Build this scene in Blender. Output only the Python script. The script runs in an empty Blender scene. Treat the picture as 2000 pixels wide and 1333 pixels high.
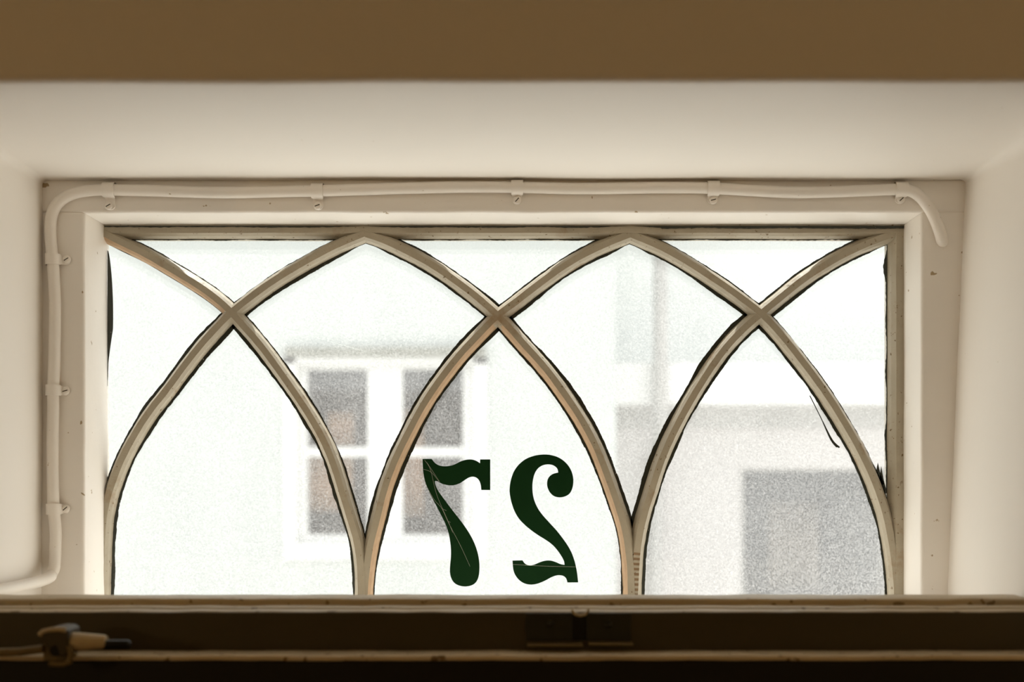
import bpy, bmesh, math, random
from mathutils import Vector, noise
random.seed(7)
sc = bpy.context.scene
COL = sc.collection
# ------------------------------------------------------------------ camera
F = 2500.0            # focal length in pixels of the 2000 x 1333 frame
CX, CY = 1030.0, 940.0  # where the level, straight-ahead direction lands
D = 1.375             # camera to the face of the glazing bars
H = 2.10              # lens height above the floor


def P(px, py, d):
    """pixel + distance -> world point"""
    return Vector(((px - CX) * d / F, d - D, H + (CY - py) * d / F))


cam = bpy.data.cameras.new('camera')
cam.sensor_width = 36.0
cam.lens = F / 2000.0 * 36.0
cam.shift_x = -(CX - 1000.0) / 2000.0
cam.shift_y = (CY - 666.5) / 2000.0
cam.clip_start = 0.02
cam.dof.use_dof = True
cam.dof.focus_distance = D + 0.003
cam.dof.aperture_fstop = 4.3
camo = bpy.data.objects.new('camera', cam)
camo.location = (0, -D, H)
camo.rotation_euler = (math.pi / 2, 0, 0)
COL.objects.link(camo)
sc.camera = camo
# ------------------------------------------------------------------ sky, sun, exposure
w = bpy.data.worlds.new('world')
sc.world = w
w.use_nodes = True
bg = w.node_tree.nodes['Background']
bg.inputs[0].default_value = (0.985, 0.995, 1.0, 1)
bg.inputs[1].default_value = 1.27
sun = bpy.data.lights.new('sun', 'SUN')
sun.energy = 9.4
sun.angle = math.radians(2.0)
sun.color = (1.0, 0.985, 0.965)
suno = bpy.data.objects.new('sun', sun)
suno.rotation_euler = (math.radians(-28), 0, 0)
suno.location = (0, 9, 14)
COL.objects.link(suno)
sc.view_settings.view_transform = 'Standard'
sc.view_settings.look = 'None'
sc.view_settings.gamma = 1.0
sc.view_settings.use_curve_mapping = False
sc.view_settings.exposure = 0.0
cy = sc.cycles
cy.use_denoising = True
cy.max_bounces = 10
cy.diffuse_bounces = 7
cy.glossy_bounces = 3
cy.transmission_bounces = 6
cy.transparent_max_bounces = 12
cy.sample_clamp_indirect = 6.0


# ------------------------------------------------------------------ materials
class NT:
    def __init__(self, name):
        m = bpy.data.materials.new(name)
        m.use_nodes = True
        self.m = m
        self.t = m.node_tree
        self.out = self.t.nodes['Material Output']
        self.b = self.t.nodes['Principled BSDF']

    def n(self, kind, **kw):
        nd = self.t.nodes.new(kind)
        for k, v in kw.items():
            if k.startswith('i_'):
                nd.inputs[k[2:].replace('_', ' ')].default_value = v
            else:
                setattr(nd, k, v)
        return nd

    def l(self, a, b):
        self.t.links.new(a, b)

    def noise(self, scale, detail=4, rough=0.55, stretch=None, coord='Object'):
        tc = self.n('ShaderNodeTexCoord')
        nz = self.n('ShaderNodeTexNoise', i_Scale=scale, i_Detail=detail, i_Roughness=rough)
        src = tc.outputs[coord]
        if stretch:
            mp = self.n('ShaderNodeMapping')
            mp.inputs['Scale'].default_value = stretch
            self.l(src, mp.inputs['Vector'])
            src = mp.outputs['Vector']
        self.l(src, nz.inputs['Vector'])
        return nz.outputs['Fac']

    def ramp(self, fac, a, b, c0=(0, 0, 0, 1), c1=(1, 1, 1, 1)):
        r = self.n('ShaderNodeValToRGB')
        r.color_ramp.elements[0].position = a
        r.color_ramp.elements[1].position = b
        r.color_ramp.elements[0].color = c0
        r.color_ramp.elements[1].color = c1
        self.l(fac, r.inputs['Fac'])
        return r.outputs['Color']

    def mix(self, fac, a, b, blend='MIX'):
        x = self.n('ShaderNodeMix', data_type='RGBA', blend_type=blend)
        for s, v in ((0, fac), (6, a), (7, b)):
            if isinstance(v, (int, float)):
                x.inputs[s].default_value = v
            elif isinstance(v, tuple):
                x.inputs[s].default_value = (*v[:3], 1)
            else:
                self.l(v, x.inputs[s])
        return x.outputs[2]

    def bump(self, fac, strength, dist):
        bp = self.n('ShaderNodeBump')
        bp.inputs['Strength'].default_value = strength
        bp.inputs['Distance'].default_value = dist
        self.l(fac, bp.inputs['Height'])
        self.l(bp.outputs['Normal'], self.b.inputs['Normal'])


def paint(name, col, rough=0.5, var=0.08, scale=9.0, bump=0.15, bscale=60.0, bdist=0.002, stretch=None, specks=None, spec=0.35):
    k = NT(name)
    k.b.inputs['Roughness'].default_value = rough
    k.b.inputs['Specular IOR Level'].default_value = spec
    f = k.noise(scale, 5, 0.6, stretch)
    c = k.mix(f, tuple(x * (1 - var) for x in col), tuple(min(1, x * (1 + var)) for x in col))
    if specks:
        sf = k.ramp(k.noise(specks[0], 2, 0.5), specks[1], specks[1] + 0.02)
        c = k.mix(sf, c, specks[2])
    k.l(c, k.b.inputs['Base Color'])
    k.bump(k.noise(bscale, 4, 0.6, stretch), bump, bdist)
    return k.m


M = {}
M['plaster'] = paint('plaster_cream', (0.85, 0.81, 0.755), 0.6, 0.03, 3.5, 0.12, 22, 0.004, None, (160, 0.80, (0.55, 0.46, 0.33)))
M['frame'] = paint('frame_paint_cream', (0.85, 0.805, 0.745), 0.42, 0.05, 14, 0.25, 45, 0.0015, (0.35, 1, 1), (95, 0.735, (0.40, 0.30, 0.18)))
M['cable'] = paint('cable_paint_cream', (0.84, 0.79, 0.725), 0.4, 0.04, 20, 0.2, 60, 0.001, None, (150, 0.75, (0.45, 0.36, 0.24)))
M['roomwall'] = paint('room_wall_plaster', (0.70, 0.60, 0.46), 0.7, 0.05, 2.5, 0.1, 30, 0.002)
M['outside'] = paint('outdoor_dark_render', (0.09, 0.075, 0.06), 0.8, 0.2, 8, 0.3, 40, 0.004)
M['ceil'] = paint('ceiling_paint', (0.70, 0.64, 0.52), 0.8, 0.04, 3)
M['floor'] = paint('floor_brown', (0.16, 0.09, 0.045), 0.45, 0.3, 6, 0.2, 40, 0.002, (8, 0.6, 1))
M['moulding'] = paint('moulding_old_cream', (0.46, 0.37, 0.235), 0.5, 0.25, 30, 0.4, 70, 0.002, (0.3, 1, 1), (110, 0.66, (0.22, 0.15, 0.07)))
M['edge'] = paint('door_edge_cream', (0.62, 0.52, 0.36), 0.5, 0.3, 30, 0.4, 70, 0.002, (0.3, 1, 1), (110, 0.66, (0.22, 0.15, 0.07)))
M['board'] = paint('board_dark_brown', (0.050, 0.036, 0.014), 0.55, 0.25, 20, 0.2, 60, 0.001, (0.3, 1, 1))
M['door'] = paint('door_black_brown', (0.006, 0.0045, 0.003), 0.6, 0.2, 12, 0.1, 60, 0.001)
M['darkmetal'] = paint('dark_painted_metal', (0.022, 0.020, 0.012), 0.5, 0.3, 60, 0.2, 200, 0.0005)
M['blackmetal'] = paint('black_metal', (0.004, 0.004, 0.003), 0.35, 0.3, 60)
M['latch'] = paint('latch_worn_cream', (0.50, 0.41, 0.26), 0.45, 0.3, 60, 0.3, 120, 0.0008)
M['latch_dark'] = paint('latch_brown', (0.16, 0.115, 0.045), 0.5, 0.3, 60, 0.3, 120, 0.0008)


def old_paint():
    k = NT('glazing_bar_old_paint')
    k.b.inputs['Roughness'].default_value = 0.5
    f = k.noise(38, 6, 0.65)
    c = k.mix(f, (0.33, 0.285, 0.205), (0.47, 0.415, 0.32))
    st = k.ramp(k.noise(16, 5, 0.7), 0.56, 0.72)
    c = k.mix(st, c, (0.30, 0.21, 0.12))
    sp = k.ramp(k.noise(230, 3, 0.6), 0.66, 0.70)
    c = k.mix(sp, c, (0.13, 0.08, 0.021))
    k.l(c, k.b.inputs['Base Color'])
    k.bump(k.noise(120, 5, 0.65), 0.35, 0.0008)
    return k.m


def bare_wood():
    k = NT('bare_wood_edge')
    k.b.inputs['Roughness'].default_value = 0.7
    f = k.noise(60, 6, 0.7)
    c = k.mix(f, (0.34, 0.215, 0.115), (0.56, 0.385, 0.235))
    k.l(c, k.b.inputs['Base Color'])
    k.bump(k.noise(150, 5, 0.65), 0.3, 0.0006)
    return k.m


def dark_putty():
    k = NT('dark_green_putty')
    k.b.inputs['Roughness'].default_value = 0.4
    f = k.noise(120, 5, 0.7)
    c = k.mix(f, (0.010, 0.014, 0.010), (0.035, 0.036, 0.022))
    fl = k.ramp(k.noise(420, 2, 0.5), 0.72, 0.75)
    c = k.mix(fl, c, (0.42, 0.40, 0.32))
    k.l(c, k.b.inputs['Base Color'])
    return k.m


def dusty_glass():
    k = NT('dusty_window_glass')
    k.t.nodes.remove(k.b)
    tr = k.n('ShaderNodeBsdfTransparent')
    tr.inputs[0].default_value = (0.985, 1.0, 0.99, 1)
    tl = k.n('ShaderNodeBsdfTranslucent')
    tl.inputs[0].default_value = (0.95, 0.94, 0.92, 1)
    gl = k.n('ShaderNodeBsdfGlossy')
    gl.inputs['Roughness'].default_value = 0.03
    # dust: fine grain + broad streaks, heavier towards the lower right pane
    grain = k.ramp(k.noise(520, 3, 0.7), 0.40, 0.66)
    speck = k.ramp(k.noise(340, 2, 0.5), 0.66, 0.74)
    broad = k.noise(9, 4, 0.6, (1.6, 1, 0.7))
    tc = k.n('ShaderNodeTexCoord')
    sep = k.n('ShaderNodeSeparateXYZ')
    k.l(tc.outputs['Object'], sep.inputs[0])
    gx = k.n('ShaderNodeMapRange')
    gx.inputs[1].default_value, gx.inputs[2].default_value = 0.16, 0.40
    k.l(sep.outputs['X'], gx.inputs[0])
    gz = k.n('ShaderNodeMapRange')
    gz.inputs[1].default_value, gz.inputs[2].default_value = 0.06, -0.10
    k.l(sep.outputs['Z'], gz.inputs[0])
    dirt = k.n('ShaderNodeMath', operation='MULTIPLY')
    k.l(gx.outputs[0], dirt.inputs[0])
    k.l(gz.outputs[0], dirt.inputs[1])

    def ma(a, mul, add):
        n_ = k.n('ShaderNodeMath', operation='MULTIPLY_ADD')
        k.l(a, n_.inputs[0])
        n_.inputs[1].default_value = mul
        if isinstance(add, (int, float)):
            n_.inputs[2].default_value = add
        else:
            k.l(add, n_.inputs[2])
        return n_.outputs[0]
    s = ma(broad, 0.05, 0.014)
    s = ma(grain, 0.095, s)
    s = ma(speck, 0.09, s)
    dg = k.n('ShaderNodeMath', operation='MULTIPLY')
    k.l(dirt.outputs[0], dg.inputs[0])
    k.l(grain, dg.inputs[1])
    s = ma(dg.outputs[0], 0.05, s)
    s = ma(dirt.outputs[0], 0.0, s)
    mx = k.n('ShaderNodeMixShader')
    k.l(s, mx.inputs[0])
    k.l(tr.outputs[0], mx.inputs[1])
    k.l(tl.outputs[0], mx.inputs[2])
    mg = k.n('ShaderNodeMixShader')
    mg.inputs[0].default_value = 0.03
    k.l(mx.outputs[0], mg.inputs[1])
    k.l(gl.outputs[0], mg.inputs[2])
    k.l(mg.outputs[0], k.out.inputs[0])
    return k.m


def green_vinyl():
    k = NT('dark_green_vinyl')
    k.b.inputs['Base Color'].default_value = (0.003, 0.027, 0.005, 1)
    k.b.inputs['Roughness'].default_value = 0.6
    k.b.inputs['Specular IOR Level'].default_value = 0.12
    tl = k.n('ShaderNodeBsdfTranslucent')
    tl.inputs[0].default_value = (0.03, 0.22, 0.05, 1)
    mx = k.n('ShaderNodeMixShader')
    mx.inputs[0].default_value = 0.04
    k.l(k.b.outputs[0], mx.inputs[1])
    k.l(tl.outputs[0], mx.inputs[2])
    k.l(mx.outputs[0], k.out.inputs[0])
    return k.m


def far_glass():
    k = NT('far_window_glass')
    k.t.nodes.remove(k.b)
    tr = k.n('ShaderNodeBsdfTransparent')
    gl = k.n('ShaderNodeBsdfGlossy')
    gl.inputs['Roughness'].default_value = 0.05
    mx = k.n('ShaderNodeMixShader')
    mx.inputs[0].default_value = 0.07
    k.l(tr.outputs[0], mx.inputs[1])
    k.l(gl.outputs[0], mx.inputs[2])
    k.l(mx.outputs[0], k.out.inputs[0])
    return k.m


M['bar'] = old_paint()
M['wood'] = bare_wood()
M['scar'] = paint('scarred_brown_wood', (0.24, 0.155, 0.085), 0.7, 0.4, 120)
M['putty'] = dark_putty()
M['glass'] = dusty_glass()
M['green'] = green_vinyl()
M['farglass'] = far_glass()
M['facade'] = paint('facade_pale_green_white', (0.645, 0.675, 0.66), 0.7, 0.02, 1.5, 0.05, 8, 0.004, (0.3, 1, 6))
M['facade2'] = paint('facade_pale_pink_white', (0.66, 0.63, 0.625), 0.7, 0.03, 1.5, 0.05, 8, 0.004)
M['facade3'] = paint('upper_wall_white', (0.78, 0.80, 0.785), 0.7, 0.02, 1.5, 0.05, 8, 0.004, (0.3, 1, 6))
M['white'] = paint('white_gloss_trim', (0.86, 0.86, 0.85), 0.5, 0.01, 5)
M['drip_grey'] = paint('drip_board_grey', (0.30, 0.30, 0.26), 0.6, 0.2, 12)
M['pipe'] = paint('grey_downpipe', (0.50, 0.49, 0.48), 0.5, 0.1, 6)
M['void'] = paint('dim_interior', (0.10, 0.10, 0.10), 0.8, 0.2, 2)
M['tan'] = paint('tan_curtain', (0.62, 0.40, 0.24), 0.8, 0.15, 4)
M['tan2'] = paint('beige_curtain', (0.20, 0.165, 0.13), 0.8, 0.15, 4)
M['ground'] = paint('pale_paving', (0.62, 0.60, 0.56), 0.8, 0.1, 1.5, 0.2, 8, 0.01)
M['shade'] = paint('fill_lamp_shade', (0.8, 0.7, 0.5), 0.8, 0.05, 8)
kb = NT('fill_lamp_bulb')
kb.b.inputs['Emission Color'].default_value = (1, 0.62, 0.28, 1)
kb.b.inputs['Emission Strength'].default_value = 6
M['bulb'] = kb.m


# ------------------------------------------------------------------ mesh helpers
def obj(name, verts, faces, mat, parent=None, smooth=False, bevel=0.0, mats=None, fmat=None, segs=2):
    me = bpy.data.meshes.new(name)
    bm = bmesh.new()
    vs = [bm.verts.new(v) for v in verts]
    bm.verts.ensure_lookup_table()
    for i, f in enumerate(faces):
        try:
            fc = bm.faces.new([vs[j] for j in f])
            if fmat:
                fc.material_index = fmat[i]
        except ValueError:
            pass
    bmesh.ops.recalc_face_normals(bm, faces=bm.faces[:])
    if bevel > 0:
        es = [e for e in bm.edges if len(e.link_faces) == 2 and e.calc_face_angle(0) > 0.5]
        bmesh.ops.bevel(bm, geom=es, offset=bevel, segments=segs, profile=0.5, affect='EDGES', clamp_overlap=True)
    bm.to_mesh(me)
    bm.free()
    for mm in (mats or [mat]):
        me.materials.append(mm)
    if smooth:
        for p in me.polygons:
            p.use_smooth = True
    o = bpy.data.objects.new(name, me)
    COL.objects.link(o)
    if parent:
        o.parent = parent
    return o


def empty(name, loc=(0, 0, 0)):
    o = bpy.data.objects.new(name, None)
    o.location = loc
    o.empty_display_size = 0.02
    COL.objects.link(o)
    return o


def tag(o, label=None, cat=None, group=None, kind=None):
    if label:
        o['label'] = label
    if cat:
        o['category'] = cat
    if group:
        o['group'] = group
    if kind:
        o['kind'] = kind
    return o


def boxvf(x0, x1, y0, y1, z0, z1, base=0):
    v = [(x0, y0, z0), (x1, y0, z0), (x1, y1, z0), (x0, y1, z0), (x0, y0, z1), (x1, y0, z1), (x1, y1, z1), (x0, y1, z1)]
    f = [(0, 1, 2, 3), (4, 5, 6, 7), (0, 1, 5, 4), (1, 2, 6, 5), (2, 3, 7, 6), (3, 0, 4, 7)]
    return v, [tuple(i + base for i in q) for q in f]


def box(name, x0, x1, y0, y1, z0, z1, mat, parent=None, bevel=0.0, segs=2):
    v, f = boxvf(x0, x1, y0, y1, z0, z1)
    return obj(name, v, f, mat, parent, bevel=bevel, segs=segs)


def boxes(name, bl, mat, parent=None):
    V, Fc = [], []
    for b in bl:
        v, f = boxvf(*b, base=len(V))
        V += v
        Fc += f
    return obj(name, V, Fc, mat, parent)


def wavy_box(name, x0, x1, y0, y1, z0, z1, mat, parent, step=0.012, amp=0.0006, bevel=0.003, freq=18, segs=3):
    """a painted timber member: bevelled box, cut along its length, hand-brushed unevenness"""
    o = box(name, x0, x1, y0, y1, z0, z1, mat, parent, bevel=bevel, segs=segs)
    me = o.data
    bm = bmesh.new()
    bm.from_mesh(me)
    L = (x1 - x0, z1 - z0)
    ax = 0 if L[0] > L[1] else 2
    a, b = (x0, x1) if ax == 0 else (z0, z1)
    nseg = max(2, int((b - a) / step))
    for i in range(1, nseg):
        co = [0, 0, 0]
        no = [0, 0, 0]
        co[ax] = a + (b - a) * i / nseg
        no[ax] = 1
        bmesh.ops.bisect_plane(bm, geom=bm.verts[:] + bm.edges[:] + bm.faces[:], plane_co=co, plane_no=no)
    for v in bm.verts:
        n_ = noise.noise_vector(v.co * freq)
        n2 = noise.noise_vector(v.co * freq * 4)
        v.co += n_ * amp + n2 * amp * 0.35
    bm.to_mesh(me)
    bm.free()
    for p in me.polygons:
        p.use_smooth = True
    me.set_sharp_from_angle(angle=math.radians(50))
    return o


def catmull(pts, step=5.0, smooth=10):
    """2-D points -> evenly spaced smooth polyline"""
    pts = [Vector(p) for p in pts]
    ext = [pts[0] * 2 - pts[1]] + pts + [pts[-1] * 2 - pts[-2]]
    dense = []
    for i in range(1, len(ext) - 2):
        p0, p1, p2, p3 = ext[i - 1:i + 3]
        for j in range(24):
            t = j / 24
            dense.append(0.5 * ((2 * p1) + (p2 - p0) * t + (2 * p0 - 5 * p1 + 4 * p2 - p3) * t * t + (3 * p1 - p0 - 3 * p2 + p3) * t ** 3))
    dense.append(pts[-1])
    tot = sum((dense[i + 1] - dense[i]).length for i in range(len(dense) - 1))
    n = max(2, round(tot / step))
    out = [dense[0].copy()]
    acc, i, tgt = 0.0, 0, tot / n
    while len(out) < n and i < len(dense) - 1:
        seg = (dense[i + 1] - dense[i]).length
        if acc + seg >= tgt * len(out):
            t = (tgt * len(out) - acc) / max(seg, 1e-9)
            out.append(dense[i].lerp(dense[i + 1], t))
        else:
            acc += seg
            i += 1
    out.append(dense[-1].copy())
    for _ in range(smooth):
        out = [out[0]] + [out[k] * 0.5 + (out[k - 1] + out[k + 1]) * 0.25 for k in range(1, len(out) - 1)] + [out[-1]]
    return out


def tube(name, pts, r, mat, parent=None, seg=14, cap=True, radii=None):
    pts = [Vector(p) for p in pts]
    n = len(pts)
    T = []
    for i in range(n):
        a = pts[max(0, i - 1)]
        b = pts[min(n - 1, i + 1)]
        T.append((b - a).normalized())
    up = Vector((0, 1, 0))
    if abs(T[0].dot(up)) > 0.9:
        up = Vector((0, 0, 1))
    nrm = (up - T[0] * up.dot(T[0])).normalized()
    V, Fc = [], []
    for i in range(n):
        nrm = (nrm - T[i] * nrm.dot(T[i])).normalized()
        bn = T[i].cross(nrm)
        rr = radii[i] if radii else r
        for k in range(seg):
            a = 2 * math.pi * k / seg
            V.append(pts[i] + nrm * math.cos(a) * rr + bn * math.sin(a) * rr)
    for i in range(n - 1):
        for k in range(seg):
            k2 = (k + 1) % seg
            Fc.append((i * seg + k, i * seg + k2, (i + 1) * seg + k2, (i + 1) * seg + k))
    if cap:
        Fc.append(tuple(range(seg)))
        Fc.append(tuple((n - 1) * seg + k for k in range(seg)))
    o = obj(name, V, Fc, mat, parent, smooth=True)
    o.data.set_sharp_from_angle(angle=math.radians(60))
    return o


def extrude_poly(name, pts, dirv, mat, parent=None, bevel=0.0):
    """closed outline (3-D points in one plane) -> slab"""
    n = len(pts)
    dv = Vector(dirv)
    V = [Vector(p) for p in pts] + [Vector(p) + dv for p in pts]
    Fc = [tuple(range(n)), tuple(range(2 * n - 1, n - 1, -1))]
    for i in range(n):
        j = (i + 1) % n
        Fc.append((i, j, n + j, n + i))
    return obj(name, V, Fc, mat, parent, bevel=bevel)


# ------------------------------------------------------------------ the room
YF = 0.991 - D        # room face of the thick wall
YX = 0.030            # outdoor face of the wall
RX0, RX1 = -2.3, 2.3  # room sides
RYB = -4.6            # wall behind the camera
RZ = 2.95             # ceiling
XL, XR, ZS = -0.4986, 0.4508, H + 0.3093   # the deep reveal


def reveal_path(r, out=0.0):
    """left foot -> up -> soffit -> right foot, with rounded corners"""
    pts = []
    x0, x1, zs = XL - out, XR + out, ZS + out
    nz = 26
    for i in range(nz):
        pts.append((x0, (zs - r) * (i / nz) ** 0.6))
    for k in range(9):
        a = math.pi - (math.pi / 2) * k / 8
        pts.append((x0 + r + r * math.cos(a), zs - r + r * math.sin(a)))
    nx = 60
    for i in range(1, nx):
        pts.append((x0 + r + (x1 - x0 - 2 * r) * i / nx, zs))
    for k in range(9):
        a = math.pi / 2 - (math.pi / 2) * k / 8
        pts.append((x1 - r + r * math.cos(a), zs - r + r * math.sin(a)))
    for i in range(nz - 1, -1, -1):
        z = (zs - r) * (i / nz) ** 0.6
        pts.append((x1, z))
    # the right-hand plaster leans in a little towards the foot of the light
    res = []
    for x, z in pts:
        if x > XR - 0.08:
            t = min(1.0, max(0.0, (ZS - z) / 0.43))
            x -= 0.019 * t * min(1.0, (x - (XR - 0.08)) / 0.08)
        res.append((x, z))
    return res


def build_wall():
    V, Fc = [], []
    rings = []
    re = 0.007
    spec = []
    for k in range(5):
        th = math.pi / 2 * (1 - k / 4)
        spec.append((YF + re * (1 - math.sin(th)), re * (1 - math.cos(th))))
    n = 16
    for i in range(1, n + 1):
        spec.append((YF + re + (YX - YF - re) * i / n, 0.0))
    for y, out in spec:
        t = (y - YF) / (YX - YF)
        r = 0.03 * (1 - t) ** 2 + 0.004
        ring = []
        for x, z in reveal_path(r, out):
            q = Vector((x * 7, y * 9, z * 7))
            a = 0.0016
            dx = noise.noise(q) * a
            dz = noise.noise(q + Vector((5, 3, 9))) * a
            ring.append(len(V))
            V.append((x + dx, y, z + dz if z > 0.01 else 0.0))
        rings.append(ring)
    m = len(rings[0])
    for a, b in zip(rings[:-1], rings[1:]):
        for i in range(m - 1):
            Fc.append((a[i], a[i + 1], b[i + 1], b[i]))
    for ring in (rings[0], rings[-1]):
        y = V[ring[0]][1]
        b0 = len(V)
        V += [(RX1 + 0.2, y, 0), (RX1 + 0.2, y, RZ + 0.2), (RX0 - 0.2, y, RZ + 0.2), (RX0 - 0.2, y, 0)]
        Fc.append(tuple(ring) + (b0, b0 + 1, b0 + 2, b0 + 3))
    fm = [0] * len(Fc)
    fm[-1] = 1   # outdoor face
    o = obj('wall_back', V, Fc, None, mats=[M['plaster'], M['outside']], fmat=fm)
    for p in o.data.polygons:
        p.use_smooth = len(p.vertices) == 4
    o.data.set_sharp_from_angle(angle=math.radians(40))
    return tag(o, kind='structure')


build_wall()
tag(box('floor', RX0 - 0.2, RX1 + 0.2, RYB - 0.2, YX, -0.12, 0.0, M['floor']), kind='structure')
tag(box('ceiling', RX0 - 0.2, RX1 + 0.2, RYB - 0.2, YF, RZ, RZ + 0.12, M['ceil']), kind='structure')
tag(box('wall_left', RX0 - 0.15, RX0, RYB, YF, 0, RZ, M['roomwall']), kind='structure')
tag(box('wall_right', RX1, RX1 + 0.15, RYB, YF, 0, RZ, M['roomwall']), kind='structure')
tag(box('wall_front', RX0 - 0.15, RX1 + 0.15, RYB - 0.15, RYB, 0, RZ, M['roomwall']), kind='structure')

# ------------------------------------------------------------------ window_1: frame, sash, bars, panes
win = tag(empty('window_1', (0, 0, H - 0.15)), kind='structure')
WZ = H - 0.15


def up(o):
    """parent to the window without moving"""
    o.parent = win
    o.matrix_parent_inverse = win.matrix_basis.inverted()
    return o


FX0, FX1, FZ = -0.455, 0.4045, H + 0.2757
YFF = 1.315 - D       # front of the frame
up(wavy_box('frame_head', XL - 0.003, XR + 0.003, YFF, 0.022, FZ, ZS + 0.001, M['frame'], None, bevel=0.0035))
up(wavy_box('frame_jamb', XL - 0.003, FX0, YFF + 0.0004, 0.022, H - 0.30, FZ + 0.002, M['frame'], None, bevel=0.0035))
up(wavy_box('frame_jamb', FX1, XR + 0.003, YFF + 0.0004, 0.022, H - 0.30, FZ + 0.002, M['frame'], None, bevel=0.0035))
up(wavy_box('frame_sill', FX0 - 0.001, FX1 + 0.001, YFF, 0.05, H - 0.22, H - 0.138, M['frame'], None, bevel=0.003))

BD = 0.012            # depth of a bar from its face to the glass
PXM = D / F           # metres per pixel at the bars


def W(px, py, d=D):
    v = P(px, py, d)
    return v


# straight sash members: face towards the room, chamfer down to the glass
def sash(name, prof, axis, a, b, mat):
    """prof: (pixel offset coordinate, y) outline, swept along x (axis 0) or z (axis 2)"""
    n = 80
    V, Fc = [], []
    m = len(prof)
    for i in range(n + 1):
        t = a + (b - a) * i / n
        for (q, y) in prof:
            wob = noise.noise(Vector((t * 30, q * 0.1, 3))) * 0.0004
            if axis == 0:
                V.append((t, y + wob, H + (CY - q) * PXM + wob))
            else:
                V.append(((q - CX) * PXM + wob, y + wob, t))
    for i in range(n):
        for k in range(m):
            k2 = (k + 1) % m
            Fc.append((i * m + k, i * m + k2, (i + 1) * m + k2, (i + 1) * m + k))
    Fc.append(tuple(range(m)))
    Fc.append(tuple(n * m + k for k in range(m)))
    return up(obj(name, V, Fc, mat))


sash('top_rail', [(430, 0.021), (430, 0.0005), (455, 0.0005), (460, 0.005), (464, BD), (464, 0.021)], 0, FX0 - 0.004, FX1 + 0.004, M['bar'])
sash('side_stile', [(1775, 0.021), (1775, 0.0006), (1751, 0.0006), (1744, 0.006), (1738, BD), (1738, 0.021)], 2, H - 0.15, FZ + 0.004, M['bar'])
sash('side_stile', [(188, 0.021), (188, 0.0006), (199, 0.0006), (200, 0.006), (201, BD), (201, 0.021)], 2, H - 0.15, FZ + 0.004, M['bar'])

ARCS = [
    # 0: falls from the top left corner
    [(196, 452), (211, 460), (242, 476), (284, 496), (326, 521), (368, 546), (410, 574), (447, 605), (466, 627), (502, 667), (536, 712), (572, 763), (600, 805), (630, 857), (650, 905), (670, 968), (685, 1018), (697, 1058), (703, 1100), (705, 1150), (705, 1185)],
    # 1: rises from the left foot to the first point
    [(194, 1185), (196, 1142), (198.5, 1057), (203, 1005), (210, 971), (221, 938), (237, 897), (263, 848), (294, 800), (320, 768), (357, 718), (393, 672), (424, 638), (447, 614), (469, 596), (508, 566), (550, 538), (592, 513), (634, 490), (676, 470), (711, 456)],
    # 2: falls from the first point
    [(711, 456), (750, 469), (800, 493), (850, 521), (900, 556), (937, 585), (971, 615), (988, 633), (1008, 655), (1030, 680), (1054, 706), (1082, 741), (1125, 802), (1160, 864), (1185, 925), (1202, 973), (1216, 1015), (1224, 1050), (1229, 1087), (1232, 1125), (1233, 1185)],
    # 3: rises to the second point
    [(711, 1185), (712, 1150), (719, 1087), (728, 1045), (737, 1010), (750, 957), (770, 902), (795, 850), (823, 797), (855, 748), (890, 702), (930, 658), (973, 615), (995, 599), (1015, 584), (1042, 563), (1072, 540), (1125, 505), (1175, 480), (1231, 457)],
    # 4: falls from the second point
    [(1231, 457), (1285, 479), (1330, 503), (1390, 541), (1435, 572), (1487, 612), (1519, 645), (1555, 689), (1594, 740), (1627, 788), (1660, 842), (1687, 892), (1711, 946), (1731, 1005), (1743, 1065), (1751, 1125), (1754, 1185)],
    # 5: rises to the top right corner
    [(1239, 1185), (1240, 1160), (1244, 1087), (1251, 1037), (1260, 1000), (1274, 957), (1292, 900), (1320, 837), (1350, 782), (1385, 725), (1420, 677), (1455, 640), (1489, 611), (1525, 581), (1570, 545), (1615, 516), (1660, 491), (1705, 471), (1752, 454)],
]
ARC = [catmull(a, 5.0, 14) for a in ARCS]
# profile across a bar: (offset in pixels, depth)
PROF = [(-8, 0.021), (-8, BD + 0.003), (-15.0, BD), (-11.2, 0.0040), (-6.3, 0.0), (6.3, 0.0), (11.2, 0.0040), (15.0, BD), (8, BD + 0.003), (8, 0.021)]


def normals(line):
    res = []
    n = len(line)
    for i in range(n):
        t = (line[min(n - 1, i + 1)] - line[max(0, i - 1)])
        t.normalize()
        res.append(Vector((-t.y, t.x)))  # left of travel in image space (y down)
    return res


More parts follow.
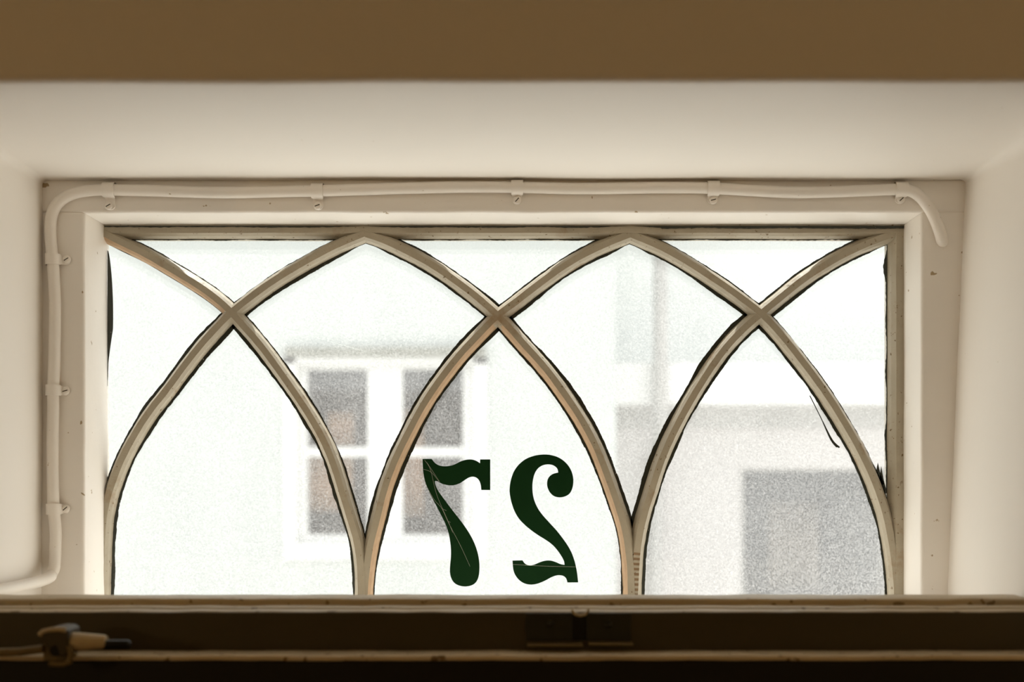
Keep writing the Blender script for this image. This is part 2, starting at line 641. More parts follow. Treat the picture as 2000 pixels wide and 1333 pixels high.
def build_bar(ai):
    line = ARC[ai]
    nr = normals(line)
    V, Fc, fm = [], [], []
    m = len(PROF)
    cross = {0: 450, 1: 450, 2: 973, 3: 973, 4: 1490, 5: 1490}[ai]
    for i, (p, nn) in enumerate(zip(line, nr)):
        for k, (o_, y) in enumerate(PROF):
            wv = 1 + 0.07 * noise.noise(Vector((p.x * 0.02, p.y * 0.02, ai * 7 + k)))
            wn = noise.noise(Vector((p.x * 0.09, p.y * 0.09, ai * 5 + k * 3.3))) * 0.55
            q = p + nn * (o_ * wv + (wn if abs(o_) > 7.5 else wn * 0.5))
            dy = 0.0003 * noise.noise(Vector((p.x * 0.05, p.y * 0.05, k))) + 0.00025 * ai * (y < 0.01)
            v = P(q.x, q.y, D)
            v.y = y + dy
            V.append(v)
    for i in range(len(line) - 1):
        p = line[i]
        for k in range(m):
            k2 = (k + 1) % m
            Fc.append((i * m + k, i * m + k2, (i + 1) * m + k2, (i + 1) * m + k))
            mi = 0
            # paint worn back to the wood on the inner slopes of the numbered light
            low = p.y > 632 + 8 * noise.noise(Vector((p.x, k, 1)))
            if k in (2, 3) or k in (5, 6):
                side = -1 if k in (2, 3) else 1
                if ai == 2 and side > 0 and low:
                    mi = 1
                if ai == 3 and side > 0 and low:
                    mi = 1
                if ai == 0 and side > 0 and p.y < 600:
                    mi = 1
            if ai == 5 and k == 4 and p.y > 1082 and i % 2 == 0:
                mi = 2
            fm.append(mi)
    Fc.append(tuple(range(m)))
    fm.append(0)
    Fc.append(tuple((len(line) - 1) * m + k for k in range(m)))
    fm.append(0)
    o = obj('glazing_bar', V, Fc, None, mats=[M['bar'], M['wood'], M['scar']], fmat=fm)
    return up(o)


def ribbon(line, side, inner, wfun, parent, name='putty_line', y=BD - 0.0006, th=0.0008, mat=None):
    """an uneven smear of dark putty and paint along one edge of a bar, on the glass"""
    nr = normals(line)
    V, Fc = [], []
    n = len(line)
    for i, (p, nn) in enumerate(zip(line, nr)):
        wd = max(0.0, wfun(p, i / (n - 1)))
        for o_ in (inner, inner + wd):
            q = p + nn * (o_ * side)
            v = P(q.x, q.y, D)
            v.y = y
            V.append(v)
            V.append(v + Vector((0, th, 0)))
    for i in range(n - 1):
        a, b = i * 4, (i + 1) * 4
        Fc += [(a, a + 2, b + 2, b), (a + 1, a + 3, b + 3, b + 1), (a + 2, a + 3, b + 3, b + 2), (a, a + 1, b + 1, b)]
    Fc += [(0, 1, 3, 2), ((n - 1) * 4, (n - 1) * 4 + 1, (n - 1) * 4 + 3, (n - 1) * 4 + 2)]
    o = obj(name, V, Fc, mat or M['putty'])
    o.parent = parent
    if parent is win:
        o.matrix_parent_inverse = win.matrix_basis.inverted()
    return o


def resample(line, step):
    return catmull([tuple(p) for p in line[::2]] + [tuple(line[-1])], step, 0)


BARS = []
for ai in range(6):
    b = build_bar(ai)
    BARS.append(b)
    fine = resample(ARC[ai], 2.5)
    for side in (-1, 1):
        base = {(0, -1): 1.6, (0, 1): 5.0, (1, -1): 4.5, (1, 1): 6.0, (2, -1): 5.5, (2, 1): 3.6, (3, -1): 4.0, (3, 1): 5.0,
                (4, -1): 2.6, (4, 1): 5.5, (5, -1): 5.5, (5, 1): 5.0}[(ai, side)]

        def wf(p, t, base=base, ai=ai, side=side):
            a = noise.noise(Vector((p.x * 0.011, p.y * 0.011, ai * 3.1 + side)))
            c = noise.noise(Vector((p.x * 0.07, p.y * 0.07, ai * 2.3 - side * 4)))
            e = noise.noise(Vector((p.x * 0.35, p.y * 0.35, ai + side * 8)))
            bb = base
            if side < 0:   # upper edges: thin above the crossings, heavier lower down
                hi = (1.4, 1.2, 2.6, 2.6, 2.2, 2.6)[ai]
                lo = (2.6, 5.0, 5.0, 4.2, 1.4, 7.0)[ai]
                bb = hi + (lo - hi) * min(1.0, max(0.0, (p.y - 590) / 60))
            w_ = bb * (1 + 0.7 * a) + 1.1 * c + 0.7 * e
            if ai == 0 and side == 1 and p.y < 600:
                w_ *= 0.15
            if p.y < 475:
                w_ *= max(0.0, (p.y - 462) / 13) if side == 1 else 0.3
            return max(w_, 0.6) + (3.4 if side < 0 else 3.2)
        ribbon(fine, side, 11.5, wf, b)

# painted gap shadow above the top rail and dark edges along the straight members
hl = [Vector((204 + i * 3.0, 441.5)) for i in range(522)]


def gap_shade_width(p, t):
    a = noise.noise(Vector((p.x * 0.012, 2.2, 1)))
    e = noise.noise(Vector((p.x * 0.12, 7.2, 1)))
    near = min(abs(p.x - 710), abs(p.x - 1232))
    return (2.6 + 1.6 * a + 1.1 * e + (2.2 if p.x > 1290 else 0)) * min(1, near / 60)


ribbon(hl, 1, 0.0, gap_shade_width, win, 'gap_shade', y=-0.0004)  # dark strip laid on the rail as the shadow of the gap
hl2 = [Vector((215 + i * 3.0, 462.0)) for i in range(506)]
ribbon(hl2, 1, 0.0, lambda p, t: 3.4 + 2.6 * noise.noise(Vector((p.x * 0.02, 4, 4))) + 1.2 * noise.noise(Vector((p.x * 0.15, 4, 2))), win, 'putty_line')
vl = [Vector((1739.0, 462 + i * 3.0)) for i in range(236)]
ribbon(vl, 1, 0.0, lambda p, t: 2.6 + 2.5 * noise.noise(Vector((8, p.y * 0.02, 4))) + 1.2 * noise.noise(Vector((3, p.y * 0.15, 2)))
       + (5 * math.exp(-((p.y - 520) / 22) ** 2)) + 3 * math.exp(-((p.y - 845) / 16) ** 2), win, 'putty_line')
# the long dark green streak down the left edge
vl2 = [Vector((203.0, 486 + i * 3.0)) for i in range(90)]
ribbon(vl2, -1, 0.0, lambda p, t: 11 * math.sin(math.pi * min(1, (p.y - 484) / 260)) ** 0.6 * (1 if p.y < 640 else max(0.25, 1 - (p.y - 640) / 90)), win, 'putty_line')
# brush strokes of dark paint beside the right-hand bar
st = catmull([(1586, 772), (1606, 812), (1625, 850), (1634, 864), (1645, 874)], 2.5, 2)
ribbon(st, 1, -1.2, lambda p, t: 1.6 + 3.6 * max(0, t - 0.45) * 2 * (1 if t < 0.97 else 0.4), win, 'paint_stroke')
for x0, y0, x1, y1, wd in ((1716, 905, 1728, 948, 9), (1723, 912, 1735, 965, 8)):
    sl = catmull([(x0, y0), ((x0 + x1) / 2 - 1, (y0 + y1) / 2), (x1, y1)], 2.0, 0)
    ribbon(sl, 1, -wd / 2, lambda p, t, wd=wd: wd * min(1, t * 2.2), win, 'paint_stroke')

# ---- panes
def idx(line, x=None, y=None):
    if x is not None:
        return min(range(len(line)), key=lambda i: abs(line[i].x - x) + (0 if y is None else abs(line[i].y - y)))


def cross(a, b):
    best = None
    for i, p in enumerate(ARC[a]):
        for j, q in enumerate(ARC[b]):
            d_ = (p - q).length
            if best is None or d_ < best[0]:
                best = (d_, i, j)
    return best[1], best[2]


c1 = cross(0, 1)
c2 = cross(2, 3)
c3 = cross(4, 5)
A = ARC
ztop = 455
OUT = {
    'left': A[0][:c1[0] + 1] + A[1][:c1[1]][::-1],
    't1': A[0][:c1[0] + 1] + A[1][c1[1] + 1:],
    't2': A[2][:c2[0] + 1] + A[3][c2[1] + 1:],
    't3': A[4][:c3[0] + 1] + A[5][c3[1] + 1:],
    'l1': A[1][c1[1]:-1] + A[2][:c2[0]] + A[3][:c2[1]][::-1] + A[0][c1[0]:-1][::-1],
    'l2': A[3][c2[1]:-1] + A[4][:c3[0]] + A[5][:c3[1]][::-1] + A[2][c2[0]:-1][::-1],
    'b1': A[1][:c1[1] + 1] + A[0][c1[0] + 1:],
    'b2': A[3][:c2[1] + 1] + A[2][c2[0] + 1:],
    'b3': A[5][:c3[1] + 1] + A[4][c3[0] + 1:],
    'right': A[5][c3[1]:] + A[4][c3[0] + 1:][::-1],
}
for key, pl in OUT.items():
    pts = []
    for p in pl:
        v = P(p.x, p.y, D)
        v.y = BD + 0.0005
        v.z -= H
        if not pts or (v - pts[-1]).length > 1e-5:
            pts.append(v)
    if key == 'left':
        pts.append(Vector((pts[0].x - 0.0005, pts[0].y, pts[-1].z)))
    o = extrude_poly('glass_pane', pts, (0, 0.003, 0), M['glass'])
    o.location.z = H
    up(o)

# ------------------------------------------------------------------ the reversed 27
def zoompt(x, y, d):
    return P(800 + x / 4.4444, 870 + y / 4.4444, d)


SEVEN = [[(112, 120), (192, 120)], 's', [(192, 120), (215, 150), (255, 176), (315, 184), (380, 172), (440, 143), (490, 127), (540, 125), (580, 137), (611, 157)],
         'l', [(612, 124), (700, 124), (700, 390), (622, 390)],
         's', [(622, 390), (618, 350), (605, 310), (580, 283), (545, 274), (510, 284), (470, 310), (430, 334), (380, 349), (330, 348), (280, 335), (243, 314), (219, 312)],
         's', [(219, 312), (226, 350), (252, 402), (300, 470), (360, 550), (420, 627), (475, 700), (525, 778), (565, 858), (592, 940), (605, 1020), (605, 1100), (594, 1158), (570, 1198), (532, 1220), (480, 1228), (430, 1220), (387, 1196), (360, 1152), (350, 1100), (352, 1040), (358, 975), (358, 900), (350, 825), (335, 752), (308, 678), (268, 598), (224, 512), (182, 432), (150, 360), (128, 290), (116, 210), (112, 120)]]
TWO = [[(893, 1003), (980, 1001)], 's', [(980, 1001), (1002, 1030), (1040, 1045), (1082, 1038), (1130, 1018), (1178, 1004), (1222, 1003), (1268, 1016), (1310, 1034), (1345, 1040)],
       's', [(1345, 1040), (1340, 1008), (1318, 965), (1280, 910), (1235, 862), (1180, 822), (1120, 785), (1060, 743), (1000, 693), (950, 640), (912, 576), (885, 500), (871, 432), (868, 380), (878, 308), (905, 230), (950, 167), (1010, 120), (1080, 93), (1150, 82), (1220, 85), (1290, 106), (1350, 147), (1395, 205), (1418, 270), (1421, 330), (1410, 383), (1385, 425), (1345, 447), (1300, 454), (1255, 444), (1222, 416), (1200, 376), (1193, 335), (1198, 300), (1216, 270), (1247, 249), (1290, 238)],
       's', [(1290, 238), (1284, 208), (1262, 184), (1230, 170), (1190, 168), (1150, 178), (1112, 205), (1085, 250), (1070, 310), (1066, 372), (1072, 438), (1090, 500), (1120, 560), (1162, 616), (1215, 675), (1270, 735), (1322, 800), (1370, 868), (1405, 932), (1430, 1000), (1445, 1060), (1456, 1125), (1463, 1193)],
       'l', [(1370, 1193)],
       's', [(1370, 1193), (1360, 1160), (1340, 1139), (1305, 1130), (1270, 1133), (1230, 1148), (1180, 1175), (1130, 1197), (1080, 1210), (1030, 1210), (985, 1196), (945, 1166), (915, 1125), (899, 1075), (893, 1003)]]


def outline(spec):
    res = [Vector(p) for p in spec[0]]
    i = 1
    while i < len(spec):
        kind, pl = spec[i], spec[i + 1]
        res += [Vector(p) for p in pl] if kind == 'l' else catmull(pl, 9, 1)
        i += 2
    out = []
    for p in res:
        if not out or (p - out[-1]).length > 0.5:
            out.append(p)
    if (out[0] - out[-1]).length < 0.5:
        out.pop()
    return out


for spec, lab in ((SEVEN, 'dark green numeral seven seen reversed on the glass, left of the two digits'),
                  (TWO, 'dark green numeral two seen reversed on the glass, right of the two digits')):
    pl = outline(spec)
    pts = [zoompt(p.x, p.y, D + BD - 0.0004) for p in pl]
    o = extrude_poly('house_numeral', pts, (0, 0.0006, 0), M['green'])
    tag(o, lab, 'numeral', 'house number on the transom pane')

# fine cobweb over the seven
web = tag(empty('cobweb', zoompt(480, 1000, D + BD - 0.002)), 'thin pale cobweb threads over the green seven', 'cobweb')
M['web'] = paint('cobweb_thread', (0.75, 0.72, 0.62), 0.8, 0.1)
for th in ([(130, 130), (180, 210), (235, 430), (330, 650), (375, 760)], [(140, 345), (210, 470), (280, 550), (335, 670), (440, 870), (525, 1055)],
           [(120, 210), (185, 232), (255, 315)], [(150, 150), (260, 318)], [(893, 1036), (1150, 1050), (1448, 1058)], [(280, 550), (320, 570)], [(335, 660), (355, 672)]):
    line = catmull(th, 25, 1) if len(th) > 2 else [Vector(t) for t in th]
    o = tube('thread', [zoompt(p.x, p.y, D + BD - 0.0012) for p in line], 0.00008, M['web'], None, seg=5)
    o.parent = web
    o.matrix_parent_inverse = web.matrix_basis.inverted()

# ------------------------------------------------------------------ sill, transom bar, door
SILLZ = H - 0.16
tag(box('trim_2', XL + 0.001, XR - 0.022, 1.13 - D, YFF, SILLZ - 0.03, SILLZ, M['frame'], bevel=0.002), kind='structure')


def zz(py, d):
    return H + (CY - py) * d / F


trim = tag(empty('trim_1', (0, 1.08 - D, zz(1290, 1.05))), kind='structure')


def ut(o, par=trim):
    o.parent = par
    o.matrix_parent_inverse = par.matrix_basis.inverted()
    return o


TXL, TXR = XL + 0.002, XR - 0.022
d0, d1, d2, d3, d4 = 1.125, 1.083, 1.060, 1.040, 1.008
zb = zz(1300, d3)
ut(wavy_box('top_moulding', TXL, TXR, d1 - D, d0 - D, zb, zz(1170.5, d1), M['moulding'], None, bevel=0.002, amp=0.0007, freq=30))
ut(wavy_box('moulding_step', TXL, TXR, d2 - D, d1 - D + 0.002, zb, zz(1182.5, d1), M['moulding'], None, bevel=0.0018, amp=0.0008, freq=30))
ut(wavy_box('moulding_step', TXL, TXR, d3 - D + 0.0012, d2 - D + 0.002, zb, zz(1190.5, d2), M['moulding'], None, bevel=0.0015, amp=0.0008, freq=30))
ut(wavy_box('dark_board', TXL, TXR, d3 - D - 0.001, d3 - D + 0.012, zb, zz(1197, d3), M['board'], None, bevel=0.0008, amp=0.0003, freq=30))

door = tag(empty('door_1', (0, d4 - D, 0)), kind='structure')
dz = zz(1271, d3)
o = wavy_box('top_edge', TXL, TXR, d4 - D, d3 - D + 0.012, dz - 0.0042, dz, M['edge'], None, bevel=0.0016, amp=0.0007, freq=26)
ut(o, door)
ut(box('leaf', TXL, TXR, d4 - D + 0.001, d3 - D + 0.012, 0.006, dz - 0.004, M['door'], bevel=0.002), door)

# catch plate in the middle of the bar
dc = d3 - 0.003
catch = tag(empty('catch_plate', P(1132, 1262, dc)), 'dark painted metal catch plate screwed to the middle of the transom bar', 'catch')


def pbox(name, px0, px1, py0, py1, da, db, mat, par, bevel=0.0006):
    a = P(px0, py1, da)
    b = P(px1, py0, da)
    return ut(box(name, a.x, b.x, da - D, db - D, a.z, b.z, mat, bevel=bevel), par)


pbox('plate', 1027, 1118, 1198, 1252, dc, d3 - 0.001, M['darkmetal'], catch)
pbox('plate', 1146, 1232, 1198, 1252, dc, d3 - 0.001, M['darkmetal'], catch)
pbox('bolt_slot', 1118, 1146, 1202, 1252, dc + 0.0015, d3 - 0.001, M['blackmetal'], catch)
pbox('lip', 1030, 1139, 1260, 1264, dc - 0.012, d3 - 0.001, M['latch_dark'], catch)
pbox('lip', 1150, 1237, 1258, 1262, dc - 0.012, d3 - 0.001, M['latch_dark'], catch)
bp = [P(1117, 1192, dc - 0.004), P(1124, 1201, dc - 0.005), P(1133, 1203, dc - 0.005), P(1143, 1201, dc - 0.005), P(1150, 1192, dc - 0.004)]
ut(tube('bolt_loop', [bp[0], bp[1], bp[2], bp[3], bp[4]], 0.0012, M['latch'], seg=8), catch)


def screw(px, py, d, r, mat, par, slotmat, rot=0.5):
    c = P(px, py, d)
    prof = [(0.0, -0.0018), (0.55, -0.0017), (0.85, -0.0012), (1.0, -0.0004), (1.0, 0.001)]
    V, Fc = [Vector((c.x, c.y + prof[0][1], c.z))], []
    n = 16
    for (q, y) in prof[1:]:
        for k in range(n):
            a = 2 * math.pi * k / n
            V.append(Vector((c.x + q * r * math.cos(a), c.y + y, c.z + q * r * math.sin(a))))
    for k in range(n):
        Fc.append((0, 1 + k, 1 + (k + 1) % n))
    for j in range(len(prof) - 2):
        for k in range(n):
            a, b = 1 + j * n, 1 + (j + 1) * n
            Fc.append((a + k, a + (k + 1) % n, b + (k + 1) % n, b + k))
    o = obj('screw', V, Fc, mat, smooth=True)
    ut(o, par)
    cs, sn = math.cos(rot) * r * 0.62, math.sin(rot) * r * 0.62
    s = tube('slot', [(c.x - cs, c.y - 0.0016, c.z - sn), (c.x + cs, c.y - 0.0016, c.z + sn)], r * 0.13, slotmat, seg=6)
    s.parent = o
    return o


screw(1075, 1220, dc, 0.0032, M['darkmetal'], catch, M['blackmetal'])
screw(1188, 1221, dc, 0.0032, M['darkmetal'], catch, M['blackmetal'], 1.2)

# latch at the lower left
dl = 0.985
lat = tag(empty('door_latch', P(110, 1300, dl)), 'worn cream door latch with black tip, at the lower left corner', 'latch')


def lathe_x(name, prof, cz, cyy, mat, par, n=20):
    """prof: (x world, radius)"""
    V, Fc = [], []
    for (x, r) in prof:
        for k in range(n):
            a = 2 * math.pi * k / n
            V.append((x, cyy + r * math.cos(a), cz + r * math.sin(a)))
    for j in range(len(prof) - 1):
        for k in range(n):
            Fc.append((j * n + k, j * n + (k + 1) % n, (j + 1) * n + (k + 1) % n, (j + 1) * n + k))
    Fc.append(tuple(range(n)))
    Fc.append(tuple((len(prof) - 1) * n + k for k in range(n)))
    o = obj(name, V, Fc, mat, smooth=True)
    o.data.set_sharp_from_angle(angle=math.radians(45))
    return ut(o, par)


s_ = dl / F
zc = zz(1257, dl)
X = lambda px: (px - CX) * s_
lathe_x('sleeve', [(X(128), 18 * s_), (X(132), 19.5 * s_), (X(170), 16.5 * s_), (X(203), 13.5 * s_), (X(208), 12 * s_)], zz(1254, dl), dl - D, M['latch'], lat)
lathe_x('tip', [(X(205), 9.5 * s_), (X(249), 9.5 * s_), (X(253), 8 * s_), (X(256), 4 * s_)], zz(1260, dl), dl - D, M['blackmetal'], lat)
# round body with its lit top rim drawn as a pale tube, dark hollow below
V, Fc = [], []
bodyo = [(76, 1240), (80, 1233), (92, 1229), (108, 1226), (124, 1227), (132, 1232), (134, 1246), (132, 1270), (128, 1284), (104, 1284), (92, 1268), (80, 1252)]
ut(extrude_poly('body', [P(x, y, dl - 0.010) for x, y in bodyo], (0, 0.028, 0), M['board'], bevel=0.0015), lat)
ut(tube('rim', [P(x, y, dl - 0.010) for x, y in ((77, 1241), (84, 1234), (98, 1231), (115, 1230), (129, 1232))], 0.0018, M['latch'], seg=10), lat)
ut(tube('hook', [P(x, y, dl - 0.008) for x, y in ((135, 1262), (138, 1280), (136, 1294), (124, 1298), (106, 1298), (97, 1296))], 0.0022, M['latch_dark'], seg=10), lat)
ut(tube('hollow', [P(108, 1272, dl - 0.0108), P(108, 1272, dl - 0.0095)], 0.0042, M['blackmetal'], seg=16), lat)
ut(tube('rod', [P(x, y, dl) for x, y in ((-60, 1277), (0, 1275), (40, 1274), (85, 1268))], 0.0032, M['latch_dark'], seg=12), lat)
pbox('base', 84, 128, 1240, 1292, dl, d4 + 0.004, M['latch_dark'], lat, 0.001)

# ------------------------------------------------------------------ painted cable and its clips
CR = 0.0059
dcab = 1.315 - CR + 0.0008
trace = [(108, 1075), (109, 1040), (105, 995), (103, 930), (103, 860), (104, 800), (104, 763), (106, 710), (107, 650), (107.5, 600), (106, 555), (103, 508), (99, 470), (98, 440), (101, 418), (110, 400), (126, 386), (150, 376), (185, 371.5), (213, 371), (300, 372.5), (400, 376), (480, 376), (560, 374), (620, 373), (700, 370.5), (800, 367.5), (900, 365.5), (1010, 366), (1130, 368.5), (1250, 367), (1330, 366.5), (1393, 368), (1480, 373), (1560, 376), (1640, 374.5), (1720, 371), (1760, 370), (1780, 373), (1796, 383), (1810, 399), (1822, 419), (1831, 440), (1837, 458)]
c2d = catmull(trace, 7, 3)
pts = [P(p.x, p.y, dcab) for p in c2d]
# foot: bends towards the room along the left reveal
foot = [P(108, 1085, dcab), P(106, 1110, dcab - 0.002)]
b0 = foot[-1]
xw = XL + CR + 0.001
zf = H - 0.1015
foot2 = [Vector((b0.x - 0.002, b0.y - 0.003, b0.z - 0.006)), Vector((xw + 0.008, b0.y - 0.012, zf + 0.004)), Vector((xw + 0.003, b0.y - 0.026, zf + 0.0008)), Vector((xw + 0.001, b0.y - 0.045, zf)), Vector((xw, b0.y - 0.09, zf - 0.0005)), Vector((xw, b0.y - 0.16, zf)), Vector((xw, YF + 0.04, zf))]
head = [p for p in reversed(foot2)] + [p for p in reversed(foot)]


def cat3(pl, per=8):
    ext = [pl[0] * 2 - pl[1]] + pl + [pl[-1] * 2 - pl[-2]]
    out = []
    for i in range(1, len(ext) - 2):
        p0, p1, p2, p3 = ext[i - 1:i + 3]
        for j in range(per):
            t = j / per
            out.append(0.5 * ((2 * p1) + (p2 - p0) * t + (2 * p0 - 5 * p1 + 4 * p2 - p3) * t * t + (3 * p1 - p0 - 3 * p2 + p3) * t ** 3))
    out.append(pl[-1])
    return out


tip = [pts[-1], P(1839, 466, dcab + 0.001), P(1840.5, 471, dcab + 0.004), P(1841, 473, dcab + 0.009), P(1841, 474, dcab + 0.016)]
path = cat3(head + [pts[0]], 8)[:-1] + pts[:-1] + cat3(tip, 4)
rad = [CR * (1 + 0.03 * noise.noise(p * 25)) for p in path]
cab = tube('painted_cable', path, CR, M['cable'], seg=18, radii=rad)
tag(cab, 'cream painted cable clipped around the head and left side of the window frame', 'cable')


def clip(px, py, vertical, spx, spy, lab, half=11.5):
    """strap over the cable with a screwed tab"""
    c = P(px, py, dcab)
    root = tag(empty('cable_clip', (c.x, YFF, c.z)), lab, 'cable clip', 'clips holding the painted cable')
    sp = P(spx, spy, 1.315)
    R1 = CR + 0.0017
    hw = half * dcab / F
    n = 14
    V, Fc = [], []
    ax = Vector((0, 0, 1)) if vertical else Vector((1, 0, 0))
    tv = Vector((1, 0, 0)) if vertical else Vector((0, 0, -1))   # towards the tab
    yw = YFF - 0.0002
    prof = []
    for k in range(n + 1):
        a = math.pi - math.pi * k / n
        prof.append((math.cos(a) * R1, -math.sin(a) * R1 + (c.y - 0)))
    prof = [(-R1, yw)] + prof
    tl = ((sp.x - c.x) if vertical else (c.z - sp.z))
    prof += [(R1 + 0.0004, yw - 0.0028), (R1 + 0.0016, yw - 0.0021), (tl, yw - 0.0021)]
    back = [(q, min(y + 0.0022, yw + 0.0004)) for q, y in prof]
    m = len(prof)
    for sgn in (-1, 1):
        for pr in (prof, back):
            for q, y in pr:
                ww = hw * (1.0 if q < R1 else 0.86)
                v = Vector((c.x, 0, c.z)) + ax * (sgn * ww) + tv * q
                v.y = y
                V.append(v)
    for i in range(m - 1):
        f0, b0_, f1, b1_ = i, m + i, 2 * m + i, 3 * m + i
        Fc += [(f0, f0 + 1, f1 + 1, f1), (b0_, b0_ + 1, b1_ + 1, b1_), (f0, f0 + 1, b0_ + 1, b0_), (f1, f1 + 1, b1_ + 1, b1_)]
    o = obj('strap', V, Fc, M['cable'], smooth=True)
    o.data.set_sharp_from_angle(angle=math.radians(50))
    ut(o, root)
    # rounded end of the tab
    e0 = Vector((c.x, 0, c.z)) + tv * tl
    hv = hw * 0.86
    pl = []
    for k in range(13):
        a = -math.pi / 2 + math.pi * k / 12
        v = e0 + ax * (hv * math.sin(a)) + tv * (hv * 0.9 * math.cos(a))
        v.y = yw - 0.0021
        pl.append(v)
    ut(extrude_poly('tab', pl, (0, 0.0024, 0), M['cable']), root)
    screw(spx, spy, 1.315 - 0.0024, 0.0042, M['cable'], root, M['board'], random.uniform(0.2, 1.2))
    return root


for px, py, sx, sy, lab in ((213, 371, 212, 402, 'cream cable clip on the frame head, leftmost, beside the left bend'),
                            (620, 373, 620, 402, 'cream cable clip on the frame head, above the first arch point'),
                            (1010, 366, 1010, 391, 'cream cable clip at the middle of the frame head'),
                            (1393, 368, 1393, 391, 'cream cable clip on the frame head, right of the second arch point'),
                            (1760, 370, 1760, 390, 'cream cable clip at the right end of the frame head, where the cable bends down')):
    clip(px, py, False, sx, sy, lab)
for px, py, sx, sy, lab in ((103, 507, 130, 507, 'cream cable clip on the left jamb, topmost of three'),
                            (104, 763, 128, 764, 'cream cable clip on the left jamb, middle of three'),
                            (105, 995, 128, 994, 'cream cable clip on the left jamb, lowest of three')):
    clip(px, py, True, sx, sy, lab, half=10.5)

# ------------------------------------------------------------------ added fill lamps, unseen behind the camera, to light the wall
LZ = 2.42
for lx, lab in ((-1.7, 'added fill lamp with a cloth shade, out of view on the left of the room'), (1.7, 'added fill lamp with a cloth shade, out of view on the right of the room')):
    ly = -2.3
    lamp = tag(empty('fill_lamp', (lx, ly, RZ)), lab, 'lamp')
    ut(tube('cord', [(lx, ly, RZ), (lx, ly, LZ + 0.1)], 0.004, M['board'], seg=8), lamp)
    ut(tube('shade', [(lx, ly, LZ + 0.10), (lx, ly, LZ + 0.06), (lx, ly, LZ + 0.02)], 0.1, M['shade'], seg=24, cap=False, radii=[0.05, 0.1, 0.15]), lamp)
    ut(tube('bulb', [(lx, ly, LZ + dz_) for dz_ in (0.05, 0.03, 0.0, -0.03, -0.04)], 0.03, M['bulb'], seg=16, radii=[0.012, 0.022, 0.032, 0.022, 0.004]), lamp)
    pl_ = bpy.data.lights.new('fill_lamp_light', 'POINT')
    pl_.energy = 9.0
    pl_.color = (1.0, 0.72, 0.36)
    pl_.shadow_soft_size = 0.05
    plo = bpy.data.objects.new('fill_lamp_light', pl_)
    plo.location = (lx, ly, LZ - 0.10)
    COL.objects.link(plo)

# ------------------------------------------------------------------ outdoors
GZ = -0.35
tag(box('paving', -40, 40, YX, 60, GZ - 0.2, GZ, M['ground']), kind='structure')


def rect_wall(name, x0, x1, z0, z1, hx0, hx1, hz0, hz1, y0, y1, mat, par):
    return ut(boxes(name, [(x0, hx0, y0, y1, z0, z1), (hx1, x1, y0, y1, z0, z1), (hx0, hx1, y0, y1, z0, hz0), (hx0, hx1, y0, y1, hz1, z1)], mat), par)


dA = 8.0
ya = dA - D
hA = tag(empty('white_house', (-3, ya, GZ)), 'pale green-white house across the street with a white four-pane window', 'house')
a0 = P(575, 1068, dA)
a1 = P(930, 700, dA)
xe = P(1203, 0, dA).x
rect_wall('wall', -9.0, xe, GZ, H + 3.4, a0.x, a1.x, a0.z, a1.z, ya, ya + 0.25, M['facade'], hA)
ut(box('side_wall', xe - 0.25, xe, ya + 0.25, ya + 7, GZ, H + 3.4, M['facade']), hA)


def pb(name, px0, px1, py0, py1, d, dep, mat, par, bevel=0.004):
    a = P(px0, py1, d)
    b = P(px1, py0, d)
    return ut(box(name, a.x, b.x, d - D, d - D + dep, a.z, b.z, mat, bevel=bevel), par)


cs_ = pb('casing', 553, 950, 1062, 1094, dA - 0.03, 0.05, M['white'], hA)
pb('casing', 553, 578, 697, 1062, dA - 0.03, 0.05, M['white'], hA)
pb('casing', 925, 950, 697, 1062, dA - 0.03, 0.05, M['white'], hA)
pb('casing', 553, 950, 697, 712, dA - 0.03, 0.05, M['white'], hA)
pb('drip_board', 556, 948, 678, 697, dA - 0.07, 0.09, M['drip_grey'], hA)  # grey board across the window head


def rel(px0, px1, py0, py1, d, dep):
    a = P(px0, py1, d)
    b = P(px1, py0, d)
    return (a.x, b.x, d - D, d - D + dep, a.z, b.z)


dw = dA + 0.05
wA = ut(boxes('window', [rel(575, 600, 700, 1068, dw, 0.06), rel(718, 786, 700, 1068, dw, 0.06), rel(904, 932, 700, 1068, dw, 0.06),
                         rel(600, 718, 700, 722, dw, 0.06), rel(786, 904, 700, 722, dw, 0.06), rel(600, 718, 1045, 1068, dw, 0.06), rel(786, 904, 1045, 1068, dw, 0.06),
                         rel(600, 718, 874, 893, dw, 0.05), rel(786, 904, 874, 893, dw, 0.05)], M['white']), hA)
for (x0, x1) in ((600, 718), (786, 904)):
    for (y0, y1) in ((722, 874), (893, 1045)):
        b = rel(x0, x1, y0, y1, dw + 0.025, 0.006)
        o = box('pane', *b, M['farglass'])
        o.parent = wA
# the dim room behind that window
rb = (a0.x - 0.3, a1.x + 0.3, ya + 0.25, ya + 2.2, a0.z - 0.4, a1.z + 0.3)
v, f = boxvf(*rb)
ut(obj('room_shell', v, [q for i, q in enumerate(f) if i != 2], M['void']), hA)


def curtain(name, px0, px1, py0, py1, d, mat, lab, amp=0.02):
    a = P(px0, py1, d)
    b = P(px1, py0, d)
    n = 30
    V, Fc = [], []
    for i in range(n + 1):
        x = a.x + (b.x - a.x) * i / n
        y = d - D + amp * math.sin(i * 1.3)
        for z in (a.z, b.z):
            V += [(x, y, z), (x, y + 0.006, z)]
    for i in range(n):
        k, q = i * 4, i * 4 + 4
        Fc += [(k, q, q + 2, k + 2), (k + 1, q + 1, q + 3, k + 3), (k, q, q + 1, k + 1), (k + 2, q + 2, q + 3, k + 3)]
    Fc += [(0, 1, 3, 2), (n * 4, n * 4 + 1, n * 4 + 3, n * 4 + 2)]
    o = obj(name, V, Fc, mat, smooth=True)
    tag(o, lab, 'curtain')
    return o


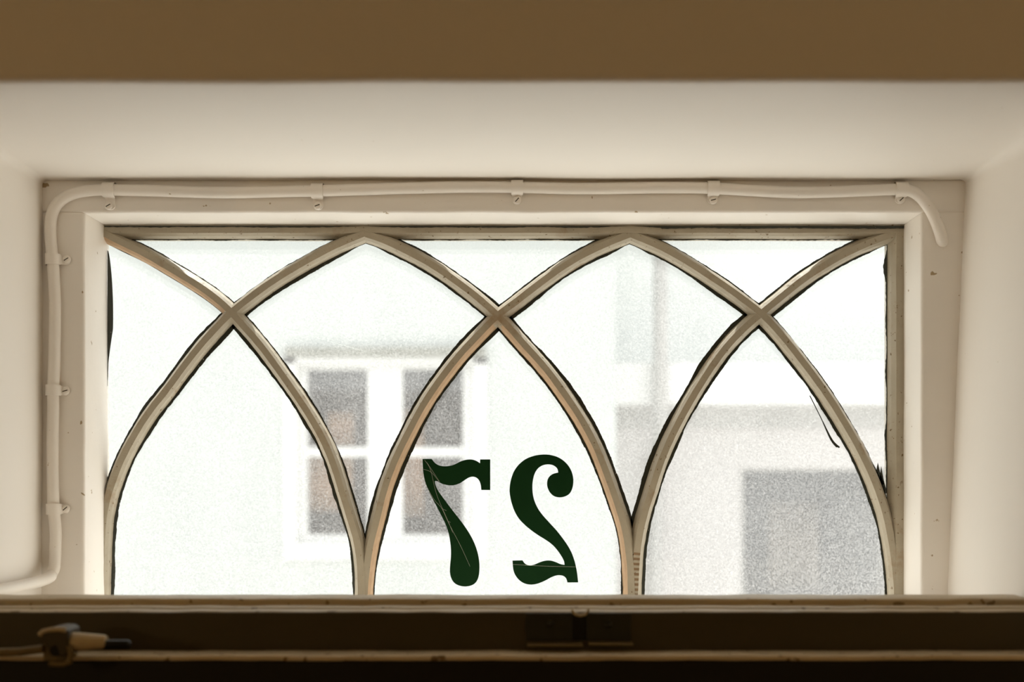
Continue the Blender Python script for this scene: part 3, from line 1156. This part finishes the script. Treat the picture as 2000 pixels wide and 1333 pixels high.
curtain('curtain', 596, 690, 893, 1000, dA + 0.32, M['tan'], 'tan cloth behind the lower left pane of the white window')
curtain('curtain', 640, 692, 805, 870, dA + 0.32, M['tan'], 'small tan cloth behind the upper left pane of the white window')
curtain('curtain', 775, 828, 800, 1010, dA + 0.32, M['tan'], 'narrow tan cloth behind the right panes of the white window')

dB = 9.0
yb = dB - D
hB = tag(empty('annexe', (4, yb, GZ)), 'off-white low building on the right with a white fascia and grey window', 'house')
b0 = P(1445, 1185, dB)
b1 = P(1735, 915, dB)
xr = xe + 0.002
rect_wall('wall', xr, 10, GZ, zz(790, dB), b0.x, b1.x, b0.z, b1.z, yb, yb + 0.25, M['facade2'], hB)
fa = P(1195, 790, dB - 0.35)
fb = P(1195, 709, dB - 0.35)
ut(box('fascia', xr, 10, dB - 0.35 - D, dB + 0.25 - D, fa.z, fb.z, M['white'], bevel=0.01), hB)
fz0, fz1 = zz(836, dB - 0.02), zz(792, dB - 0.02)
ut(box('eave_shade_band', xr, 10, dB - 0.03 - D, dB - D, fz0, fz1, M['pipe'], bevel=0.004), hB)  # grey band painted in as the shade under the fascia
ut(box('upper_wall', xr, 10, dB + 0.3 - D, dB + 0.6 - D, fa.z + 0.01, H + 3.2, M['facade3']), hB)
dp = dB - 0.42
px_ = P(1290, 0, dp).x
ut(tube('downpipe', [(px_, dp - D, H + 3.1), (px_, dp - D, zz(840, dp)), (px_, dp - D + 0.18, zz(880, dp)), (px_, dp - D + 0.32, zz(900, dp)), (px_, dp - D + 0.32, GZ)], 0.05, M['pipe'], seg=14), hB)
dwb = dB + 0.06
wB = ut(boxes('window', [rel(1445, 1453, 915, 1185, dwb, 0.05), rel(1727, 1735, 915, 1185, dwb, 0.05), rel(1453, 1727, 915, 921, dwb, 0.05), rel(1453, 1727, 1178, 1185, dwb, 0.05)], M['pipe']), hB)
o = box('pane', *rel(1453, 1727, 921, 1178, dwb + 0.02, 0.006), M['farglass'])
o.parent = wB
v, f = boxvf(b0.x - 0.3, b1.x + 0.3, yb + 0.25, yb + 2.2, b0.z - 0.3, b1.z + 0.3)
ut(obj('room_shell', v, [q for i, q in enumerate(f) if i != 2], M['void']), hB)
curtain('curtain', 1500, 1600, 980, 1150, dB + 0.35, M['tan2'], 'beige cloth behind the grey window of the annexe')
